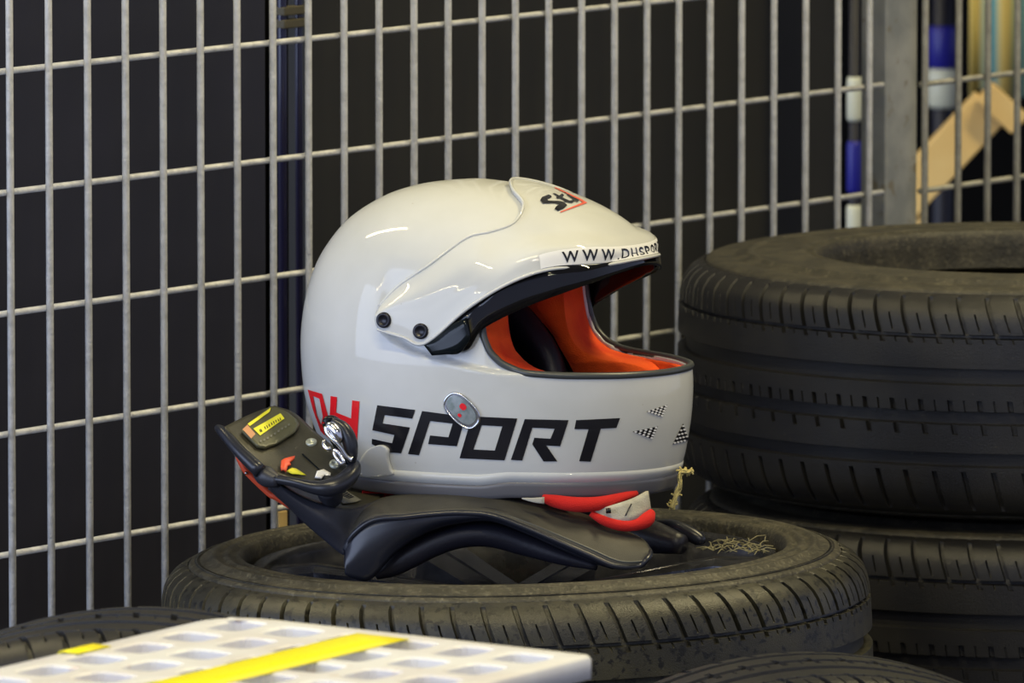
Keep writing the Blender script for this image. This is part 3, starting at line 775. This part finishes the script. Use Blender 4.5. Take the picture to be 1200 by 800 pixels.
decal('red_letter', [[c3([(232, 335), (262, 340), (258, 412), (328, 440), (333, 355), (367, 360), (355, 552), (318, 540), (322, 470), (255, 442), (252, 520), (225, 510)])]], BV, .0006, M['red_dec'], helmet, 4)
# oval badge
def oval(cx_, cy_, a, b, ang, n=40, ex=2.6):
    out = []
    for k in range(n):
        t = 2*pi*k/n; ct, st_ = cos(t), sin(t)
        x = a*math.copysign(abs(ct)**(2/ex), ct); y = b*math.copysign(abs(st_)**(2/ex), st_)
        out.append((cx_+x*cos(ang)-y*sin(ang), cy_+x*sin(ang)+y*cos(ang)))
    return out
ba = radians(45)
badge = decal('emblem', [oval(542, 481, 24, 14, ba)], BV, .0012, M['chrome'], helmet, 4)
decal('emblem_face', [oval(541.5, 480, 20, 10.5, ba)], BV, .0018, M['badge'], badge, 4)
decal('emblem_dot', [oval(543.5, 476, 4.2, 3.4, ba)], BV, .0023, M['red_dec'], badge, 3)
decal('emblem_dot', [oval(539.5, 486, 2.4, 1.8, ba)], BV, .0023, M['red_dec'], badge, 3)
pr = [HI @ BV.ray_cast(CAM, ray(x, y).normalized())[0] for x, y in oval(542, 481, 23.5, 13.5, ba)]
mk('emblem_rim', *tube([p-Vector((0, .0010, 0)) for p in pr], .0011, 6, closed=True), M['chrome'], badge, world=False)
# chin vents
vv = lambda p: conv(p, 730, 460, 5.71)
for tri in (vv([(155, 125), (295, 80), (262, 160)]), vv([(62, 260), (232, 225), (195, 310)]), vv([(330, 345), (400, 205), (440, 320)])):
    ve = decal('chin_vent', [tri], BV, .0004, M['black_dec'], helmet, 4)
    a, b, c_ = [Vector((x, y, 0)) for x, y in tri]; dots = []
    n = 5
    for i in range(n):
        for j in range(n-i):
            if (i+j) % 1 == 0:
                p = a + (b-a)*((i+.33)/n) + (c_-a)*((j+.33)/n)
                dots.append([(p.x-2.0, p.y), (p.x, p.y-1.35), (p.x+2.0, p.y), (p.x, p.y+1.35)])
    decal('vent_grille', dots, BV, .0008, M['sticker'], ve, 9)
#TUNE
# ---- neck roll, strap
def tube_px(name, pts, rad, m, parent, seg=12, n=5, flat=1.0, label=None):
    c = catmull([P(*p) for p in pts], n); k = len(c)
    if isinstance(rad, (list, tuple)):
        q = catmull([(r, 0, 0) for r in rad], n); rad = [v.x for v in q]
    return mk(name, *tube(c, rad, seg, flat=flat), m, parent, label=label)
tube_px('neck_roll', [(636, 583, 7.675), (650, 587, 7.672), (675, 591, 7.672), (700, 590, 7.678), (725, 584, 7.69), (745, 578, 7.705)], [.003, .0052, .0062, .0058, .0045, .003], M['red_cloth'], helmet)
tube_px('neck_roll', [(692, 601, 7.676), (706, 609, 7.676), (725, 615, 7.679), (742, 615, 7.684), (757, 609, 7.692), (762, 601, 7.70)], [.0025, .0038, .0046, .005, .0064, .0045], M['red_cloth'], helmet)
nt_ = [[P(690, 598, 7.68), P(715, 592, 7.68), P(740, 584, 7.69), P(757, 575, 7.70)], [P(702, 606, 7.678), P(722, 611, 7.68), P(742, 609, 7.685), P(760, 598, 7.70)]]
mk('chin_strap', *grid(net(nt_, 5, 4)), M['cream_cloth'], helmet, solid=.003)
tube_px('strap_snap', [(710, 598.5, 7.672), (716, 598, 7.672)], .0022, M['gloss_black'], helmet)
tube_px('strap_seam', [(740, 590, 7.683), (733, 604, 7.678)], .0006, M['black_dec'], helmet, seg=6)
nt_ = [[P(612, 583, 7.665), P(625, 583, 7.663), P(638, 582, 7.662)], [P(612, 584, 7.665), P(625, 588, 7.663), P(638, 590, 7.662)]]
mk('neck_cloth', *grid(net(nt_, 3, 3)), M['cream_cloth'], helmet, solid=.002)
tube_px('inner_neck_edge', [(424, 577, 7.75), (440, 579, 7.75), (470, 580, 7.75)], .0022, M['red_cloth'], helmet)
# frayed yellow cord at the chin
pts = [(811, 551), (806, 553), (800, 552), (796, 557), (797, 568), (793, 578), (789, 590), (787, 595)]
random.seed(3)
VF = []
for q in range(14):
    c_ = catmull([P(x+random.uniform(-2.2, 2.2), y+random.uniform(-2, 2), 7.742+random.uniform(-.003, .003)) for x, y in pts], 3)
    VF.append(tube(c_, .0008, 5))
for q in range(40):
    x, y = random.choice(pts[:3]+pts[-3:]); a = P(x+random.uniform(-3, 3), y+random.uniform(-3, 3), 7.742); VF.append(tube([a, a+Vector((random.uniform(-.004, .004), random.uniform(-.003, .003), random.uniform(-.004, .004)))], .0008, 4))
o = mk('frayed_cord', *join(VF), M['cord'], helmet); o['kind'] = 'stuff'

# ================================================================== NECK RESTRAINT COLLAR
collar = thing('neck_restraint_collar', 'black head and neck restraint collar lying on the tyre under the helmet', 'collar', P(520, 668, 7.75))
U = [(425, 600), (440, 590), (460, 584), (490, 580), (530, 577), (570, 578), (610, 584), (655, 597), (695, 610), (725, 622), (748, 633), (757, 640), (761, 646)]
Vv_ = [(403, 645), (415, 625), (438, 609), (472, 606), (511, 602), (543, 601), (576, 604), (613, 617), (660, 637), (690, 650), (721, 663), (748, 663), (758, 657)]
YU = [7.700, 7.705, 7.71, 7.715, 7.72, 7.72, 7.715, 7.705, 7.70, 7.695, 7.69, 7.685, 7.68]
YV = [7.675, 7.668, 7.664, 7.66, 7.66, 7.66, 7.658, 7.656, 7.655, 7.655, 7.655, 7.660, 7.668]
r0 = [P(x, y, Y) for (x, y), Y in zip(U, YU)]; r2 = [P(x, y, Y) for (x, y), Y in zip(Vv_, YV)]
r1 = [a.lerp(b, .5)+Vector((0, -.004, .004)) for a, b in zip(r0, r2)]
rb_ = [p+Vector((0, .04, -.004)) for p in r0]
Vb, Fb = grid(net([rb_, r0, r1, r2], 5, 4)); mk('shoulder_arm', Vb, Fb, M['collar_band'], collar, solid=.004, soff=0, label='near arm with flat rubbery top')
e = catmull(r2[:-2]+[r2[-2]]+[P(757, 656, 7.662), P(762, 648, 7.672), P(757, 640, 7.685)], 5)
mk('arm_edge', *tube(e, .0024, 8), M['collar_edge'], collar)
ins = [a.lerp(b, .12) for a, b in zip(r2[6:], r0[6:])]
mk('arm_seam', *tube(catmull([p+Vector((0, -.003, .002)) for p in ins], 5), .0010, 6), M['rubber_trim'], collar)
Q = [(404, 673), (418, 679), (436, 678), (466, 646), (505, 622), (540, 613), (575, 611), (613, 624), (660, 645), (690, 658), (718, 667)]
r3 = [P(x, y, 7.668) for x, y in Q]
mid_ = [a.lerp(b, .5)+Vector((0, -.004, 0)) for a, b in zip(r2, r3)]
Vb, Fb = grid(net([r2[:11], mid_, r3], 5, 4)); mk('arm_side', Vb, Fb, M['collar_edge'], collar, solid=.01, soff=1)
me_ = None
tube_px('foam_pad', [(440, 674, 7.69), (458, 664, 7.69), (480, 651, 7.69), (508, 637, 7.69), (540, 627, 7.69), (575, 626, 7.69), (613, 637, 7.688), (660, 653, 7.68), (700, 664, 7.675)], [.004, .0085, .0105, .0105, .0105, .0105, .0095, .0065, .003], M['leather'], collar, 16)
# far arm
tube_px('shoulder_arm', [(455, 600, 7.86), (530, 592, 7.90), (620, 600, 7.90), (700, 617, 7.86), (760, 628, 7.83), (800, 638, 7.81)], [.012, .014, .014, .014, .014, .008], M['leather'], collar, 16, label='far arm of the collar')
tube_px('arm_tip', [(770, 613, 7.84), (786, 616, 7.83), (804, 623, 7.825), (820, 632, 7.82), (825, 636, 7.82)], [.003, .0055, .0062, .0055, .002], M['collar_edge'], collar, 14)
tube_px('arm_strap', [(690, 625, 7.74), (720, 634, 7.74), (745, 641, 7.745)], [.003, .006, .004], M['collar_side'], collar, 10)
# yoke between collar and near arm
ty_ = [(318, 561), (340, 576), (365, 588), (390, 595), (412, 597), (432, 592), (446, 588)]
by_ = [(316, 570), (338, 590), (358, 610), (381, 631), (403, 650), (408, 640), (424, 615)]
rA = [P(x, y, Y) for (x, y), Y in zip(ty_, (7.66, 7.665, 7.67, 7.675, 7.69, 7.70, 7.705))]
rC = [P(x, y, Y) for (x, y), Y in zip(by_, (7.675, 7.675, 7.675, 7.675, 7.675, 7.67, 7.665))]
rB = [a.lerp(b, .5)+Vector((0, -.006, 0)) for a, b in zip(rA, rC)]
Vb, Fb = grid(net([rA, rB, rC], 6, 5)); mk('yoke', Vb, Fb, M['collar_side'], collar, solid=.005, soff=0)
mk('yoke_edge', *tube(catmull(rA[1:], 6), .0012, 6), M['carbon'], collar)
# tray behind the yoke
tr_ = [[P(322, 560, 7.67), P(340, 575, 7.672), P(365, 587, 7.678), P(390, 594, 7.683), P(412, 596, 7.692), P(440, 589, 7.706)],
       [P(335, 556, 7.72), P(352, 565, 7.73), P(372, 572, 7.735), P(395, 578, 7.74), (P(420, 578, 7.745)), P(450, 578, 7.75)],
       [P(350, 556, 7.80), P(365, 562, 7.80), P(385, 568, 7.80), P(405, 571, 7.80), P(430, 573, 7.80), P(460, 575, 7.80)]]
Vt, Ft = grid(net(tr_, 5, 5)); mk('tray', Vt, Ft, M['carbon'], collar, solid=.003)
BT = bvh_of(Vt, Ft)
x3 = lambda p: conv(p, 250, 470, 5.717)
decal('barcode_sticker', [x3([(855, 585), (990, 670), (950, 685), (870, 695), (805, 635)])], BT, .0012, M['print_grey'], collar, 5)
for k in range(7):
    a_ = lerp(0, 1, k/7); decal('barcode_bar', [x3([(820+a_*90, 622+a_*45), (828+a_*90, 626+a_*45), (866+a_*90, 600+a_*60), (858+a_*90, 596+a_*60)])], BT, .0016, M['black_dec'], collar, 9)
# collar plate
A_ = [((262, 502), 7.690, (322, 478), 7.760), ((277, 521), 7.675, (345, 486), 7.745), ((301, 546), 7.662, (370, 508), 7.715), ((332, 560), 7.656, (392, 525), 7.695), ((362, 569), 7.655, (410, 538), 7.682), ((384, 573), 7.657, (416, 547), 7.677)]
def plate_rows(bow):
    out = []
    for l, yl, r, yr in A_:
        a, b = P(*l, yl), P(*r, yr); row = []
        for k in range(5):
            t = k/4; row.append(a.lerp(b, t)+Vector((.15, .8, .1))*(bow*4*t*(1-t)))
        out.append(row)
    return out
pr_ = net(plate_rows(.012), 5, 6); Vc_, Fc_ = grid(pr_)
mk('collar_plate', Vc_, Fc_, M['carbon'], collar, solid=.004, soff=0)
# far wing of the collar continues behind the helmet
far = [[P(322, 478, 7.760), P(345, 486, 7.745), P(370, 508, 7.715)], [P(338, 487, 7.83), P(352, 500, 7.84), P(372, 522, 7.84)], [P(352, 500, 7.93), P(366, 515, 7.95), P(384, 540, 7.95)], [P(380, 520, 8.00), P(398, 530, 8.01), P(410, 555, 8.01)]]
BC = bvh_of(Vc_, Fc_)
lab = x3([(178, 232), (215, 190), (375, 78), (420, 82), (500, 118), (560, 165), (575, 195), (545, 240), (420, 315), (330, 345), (280, 332)])
pad_ = decal('label_pad', [lab], BC, .003, M['label'], collar, 5, thick=.003)
decal('yellow_stripe', [x3([(213, 197), (380, 92), (372, 118), (228, 212)])], BC, .0066, M['yellow'], pad_, 5)
decal('yellow_stripe', [x3([(250, 228), (445, 128), (470, 162), (295, 272)])], BC, .0066, M['yellow'], pad_, 5)
decal('label_lettering', [x3([(x, 236-(x-290)*.53+o_), (x+5, 234-(x-290)*.53+o_), (x+12, 250-(x-290)*.53+o_), (x+7, 253-(x-290)*.53+o_)]) for x, o_ in ((290, 0), (298, 2), (325, 0), (340, 0), (355, 0), (372, -2), (388, 0), (404, 0), (420, 0), (434, 0))], BC, .0070, M['black_dec'], pad_, 9)
decal('copper_stripe', [x3([(176, 232), (212, 202), (262, 262), (232, 292)])], BC, .0066, M['tan_lab'], pad_, 5)
decal('small_lettering', [x3([(x, y), (x+12, y-6), (x+16, y+6), (x+4, y+12)]) for x, y in ((290, 305), (315, 298), (340, 286), (365, 272), (392, 258), (418, 242), (444, 226), (470, 214), (492, 200))], BC, .0066, M['print_grey'], pad_, 9)
def rosette(px, py, r, m, name, off=.0025):
    h = BC.ray_cast(CAM, ray(px, py).normalized())
    if h[0] is None: return
    n = h[1] if h[1].dot(h[0]-CAM) < 0 else -h[1]; q = n.to_track_quat('Z', 'Y').to_matrix(); c = h[0]+n*off
    rr = [[c + q @ Vector((a*r*cos(2*pi*k/20), a*r*sin(2*pi*k/20), z)) for k in range(20)] for a, z in ((1, -.001), (1, .0008), (.8, .0016), (.45, .0014), (.4, .0006), (.01, .0006))]
    return mk(name, *grid(rr, True), m, collar)
rosette(365, 521, .0046, M['rivet'], 'rivet'); rosette(392.5, 546, .0046, M['rivet'], 'rivet')
decal('white_cap', [x3([(672, 540), (685, 505), (730, 490), (775, 515), (770, 545), (735, 525), (715, 550)])], BC, .004, M['sticker'], collar, 5, thick=.002)
decal('slot', [x3([(588, 372), (598, 368), (712, 474), (708, 482)])], BC, .0028, M['gloss_black'], collar, 5)
decal('yellow_tab', [x3([(485, 495), (520, 474), (548, 480), (615, 522), (560, 515), (520, 512)])], BC, .0035, M['yellow'], collar, 5, thick=.001)
decal('orange_tab', [x3([(445, 440), (470, 425), (540, 408), (535, 425), (500, 450), (510, 465), (490, 470), (478, 510), (450, 515), (442, 480)])], BC, .0045, M['orange_plastic'], collar, 5, thick=.002)
# rolled edges
tube_px('collar_edge', [(255, 501, 7.70), (262, 507, 7.69), (280, 528, 7.672), (305, 552, 7.656)], [.003, .0045, .0052, .006], M['collar_edge'], collar, 12)
tube_px('collar_edge', [(300, 548, 7.668), (312, 558, 7.662), (327, 564, 7.655)], [.0052, .0085, .0050], M['collar_side'], collar, 14)
tube_px('collar_edge', [(322, 480, 7.76), (300, 488, 7.74), (280, 496, 7.72), (264, 503, 7.695)], [.002, .002, .002, .002], M['carbon'], collar, 8)
tube_px('collar_lip', [(322, 561, 7.655), (345, 565, 7.650), (368, 571, 7.648), (388, 571, 7.648), (405, 562, 7.655), (415, 549, 7.665), (413, 539, 7.676)], [.0035, .004, .0055, .0075, .0075, .006, .0035], M['collar_edge'], collar, 14)
tube_px('lip_bracket', [(384, 570, 7.658), (388, 580, 7.675), (390, 586, 7.69)], [.010, .010, .006], M['collar_side'], collar, 14)
# orange lower trim
tt = [(277, 531), (290, 543), (298, 552), (316, 572), (328, 573), (344, 594)]; tb = [(276, 536), (281, 547), (288, 557), (313, 581), (322, 586), (340, 597)]
mk('lower_trim', *grid(net([[P(x, y, 7.705) for x, y in tt], [P(x, y, 7.695) for x, y in tb]], 4, 3)), M['orange_plastic'], collar, solid=.004, label='orange-red underside trim')
tube_px('trim_rivet', [(287, 554, 7.692), (289.5, 554, 7.692)], .0014, M['chrome'], collar, 8)
# tether buckle: black ring, chrome clip
rg = [(383, 492), (391, 491), (401, 500), (409, 516), (413, 532), (411, 541), (405, 538), (396, 524), (387, 508), (382, 498)]
ring = catmull([P(x, y, 7.672) for x, y in rg], 4, closed=True)
mk('tether_ring', *tube(ring, .0030, 10, closed=True), M['gloss_black'], collar)
tube_px('tether_ring', [(389, 492, 7.668), (402, 502, 7.666), (410, 518, 7.664), (412, 534, 7.664), (411, 541, 7.668)], [.003, .0058, .0062, .005, .003], M['collar_edge'], collar, 12)
tube_px('tether_clip', [(383, 500, 7.662), (384, 508, 7.660), (392, 516, 7.658), (399, 524, 7.657), (404, 532, 7.657), (408, 536, 7.657), (413, 538, 7.657)], [.0030, .0022, .0022, .0018, .0018, .0018, .0026], M['chrome'], collar, 10)
tube_px('tether_clip', [(384, 498, 7.664), (389, 500, 7.662), (394, 506, 7.660), (397, 514, 7.659), (397, 520, 7.658)], [.0030, .0042, .0045, .0035, .0015], M['chrome'], collar, 12)
tube_px('tether_clip', [(380, 516, 7.662), (380, 522, 7.660), (384, 526, 7.658), (388, 525, 7.658)], .0020, M['chrome'], collar, 10)
tube_px('tether_clip', [(391, 529, 7.658), (394, 536, 7.656), (399, 543, 7.655), (403, 541, 7.655), (400, 535, 7.656), (395, 529, 7.657), (391, 527, 7.658)], .0016, M['chrome'], collar, 10)

# straw on the tyre
random.seed(11); VF = []
for q in range(55):
    a = random.gauss(0, 1); x = 862+random.uniform(-30, 34); y = 641+random.uniform(-7, 7)
    zt = TOPZ+.010; p = PZ(x, y, zt+.001); d_ = Vector((random.uniform(-.016, .016), random.uniform(-.03, .03), random.uniform(-.001, .003)))
    VF.append(tube([p, p+d_*.5+Vector((0, 0, .002)), p+d_], .0005, 4))
o = mk('dry_grass', *join(VF), M['grass']); o['kind'] = 'stuff'; o['label'] = 'dry straw scraps on the dusty tyre right of the helmet'; o['category'] = 'straw'

# ================================================================== PERFORATED PLATE in the foreground
ZP = .72
A0 = PZ(266, 719, ZP); B0 = PZ(698, 760.5, ZP)
uu = (B0-A0); LU = uu.length; uu.normalize(); vv_ = Vector((uu.y, -uu.x, 0))
if vv_.y > 0: vv_ = -vv_
A0 = A0+uu*.012+vv_*.012; LU -= .024
plate = thing('perforated_plastic_stand', 'white perforated plastic platform with yellow stripe in the near foreground', 'platform', A0*1.0 - Vector((0, 0, ZP)))
LV = .46; pt = .0575; nu_, nv_ = 6, 8
pu, pv = LU/nu_, LV/nv_; TH = .017
# deck with rounded square holes, brick-staggered
def deck():
    V, F = [], []
    def add(pts):
        i = len(V); V.extend(pts); return i
    for j in range(nv_):
        for i in range(nu_):
            off = 0
            cu_, cv_ = (i+.5)*pu, (j+.5)*pv; n = 16; hs = .0190 if (i+j) % 2 else .0160; hs2 = .0185 if (i+j) % 2 else .0215
            outer, hole = [], []
            for k in range(n):
                t = 2*pi*k/n; ct, st_ = cos(t), sin(t); m_ = max(abs(ct), abs(st_))
                outer.append((cu_+ct/m_*pu/2, cv_+st_/m_*pv/2))
                hx = math.copysign(abs(ct)**.5, ct)*hs; hy = math.copysign(abs(st_)**.5, st_)*hs2; hole.append((cu_+hx, cv_+hy))
            def W3(p, z): q = A0+uu*p[0]+vv_*p[1]; return Vector((q.x, q.y, ZP+z))
            a = add([W3(p, 0) for p in outer]); b = add([W3((lerp(h_[0], cu_, -.10), lerp(h_[1], cv_, -.10)), 0) for h_ in hole]); c1 = add([W3(p, -.0015) for p in hole]); c2 = add([W3(p, -.008) for p in hole])
            for k in range(n):
                l = (k+1) % n
                F.append((a+k, a+l, b+l, b+k)); F.append((b+k, b+l, c1+l, c1+k)); F.append((c1+k, c1+l, c2+l, c2+k))
    return V, F
Vd, Fd = deck(); o = mk('perforated_deck', Vd, Fd, M['pallet'], plate, smooth=False)
bm = bmesh.new(); bm.from_mesh(o.data); bmesh.ops.remove_doubles(bm, verts=bm.verts, dist=.0002); bmesh.ops.recalc_face_normals(bm, faces=bm.faces); bm.to_mesh(o.data); bm.free()
cc = A0+uu*LU/2+vv_*LV/2
V, F = box((cc.x, cc.y, ZP-.0105), uu*(LU/2-.002), vv_*(LV/2-.002), Vector((0, 0, .0022))); mk('under_sheet', V, F, M['pallet_in'], plate, smooth=False)
# rounded border skirt
def skirt(r=.032, ext=.012):
    pts = []
    for (sx_, sy_, a0, r) in ((1, 1, 0, .008), (0, 1, 90, .008), (0, 0, 180, .038), (1, 0, 270, .008)):
        cu_ = LU+ext-r if sx_ else -ext+r; cv_ = LV+ext-r if sy_ else -ext+r
        for k in range(7):
            a = radians(a0+90*k/6); pts.append((cu_+r*cos(a), cv_+r*sin(a)))
    rows_ = []
    for sc_, z in ((-.0125, 0), (-.0015, -.0005), (0, -.003), (0, -TH), (-.004, -TH), (-.004, -.004)):
        row = []
        for a, b in pts:
            cx_, cy_ = LU/2, LV/2; q = A0+uu*(a+math.copysign(abs(sc_), cx_-a))+vv_*(b+math.copysign(abs(sc_), cy_-b)); row.append(Vector((q.x, q.y, ZP+z)))
        rows_.append(row)
    return grid(rows_, True)
mk('border', *skirt(), M['pallet'], plate)
for a, b in ((.06, .06), (LU-.06, .06), (.06, LV-.06), (LU-.06, LV-.06)):
    q = A0+uu*a+vv_*b; V, F = box((q.x, q.y, (ZP-.013)/2), uu*.015, vv_*.015, Vector((0, 0, (ZP-.013)/2))); mk('leg', V, F, M['pallet_in'], plate, smooth=False)
# yellow stripes of tape
a1, a2 = PZ(400, 745, ZP), PZ(468, 746, ZP)
u1 = (PZ(398, 744, ZP)-A0).dot(uu); u2 = (PZ(466, 748.5, ZP)-A0).dot(uu); va = .010
u1, u2 = sorted((u1, u2))
rr = [[A0+uu*u+vv_*v+Vector((0, 0, .0006)) for u in (u1, (u1+u2)/2, u2)] for v in [va+(LV-va-.01)*k/20 for k in range(21)]]
mk('yellow_tape', *grid(rr), M['tape'], plate, solid=.0004, soff=0, label='long yellow stripe')
q0 = (PZ(107, 757, ZP)-A0).dot(vv_)
rr = [[A0+uu*u+vv_*v+Vector((0, 0, z)) for u, z in ((-.0132, -.012), (-.0132, -.002), (-.010, .0012), (.006, .0010))] for v in (q0-.02, q0, q0+.02)]
mk('yellow_tape', *grid(rr), M['tape'], plate, solid=.0004, soff=0, label='short yellow piece folded over the edge')

plate.matrix_world = Matrix.Translation(A0) @ Matrix.Rotation(radians(1.3), 4, 'X') @ Matrix.Translation(-A0) @ MW[plate.name]
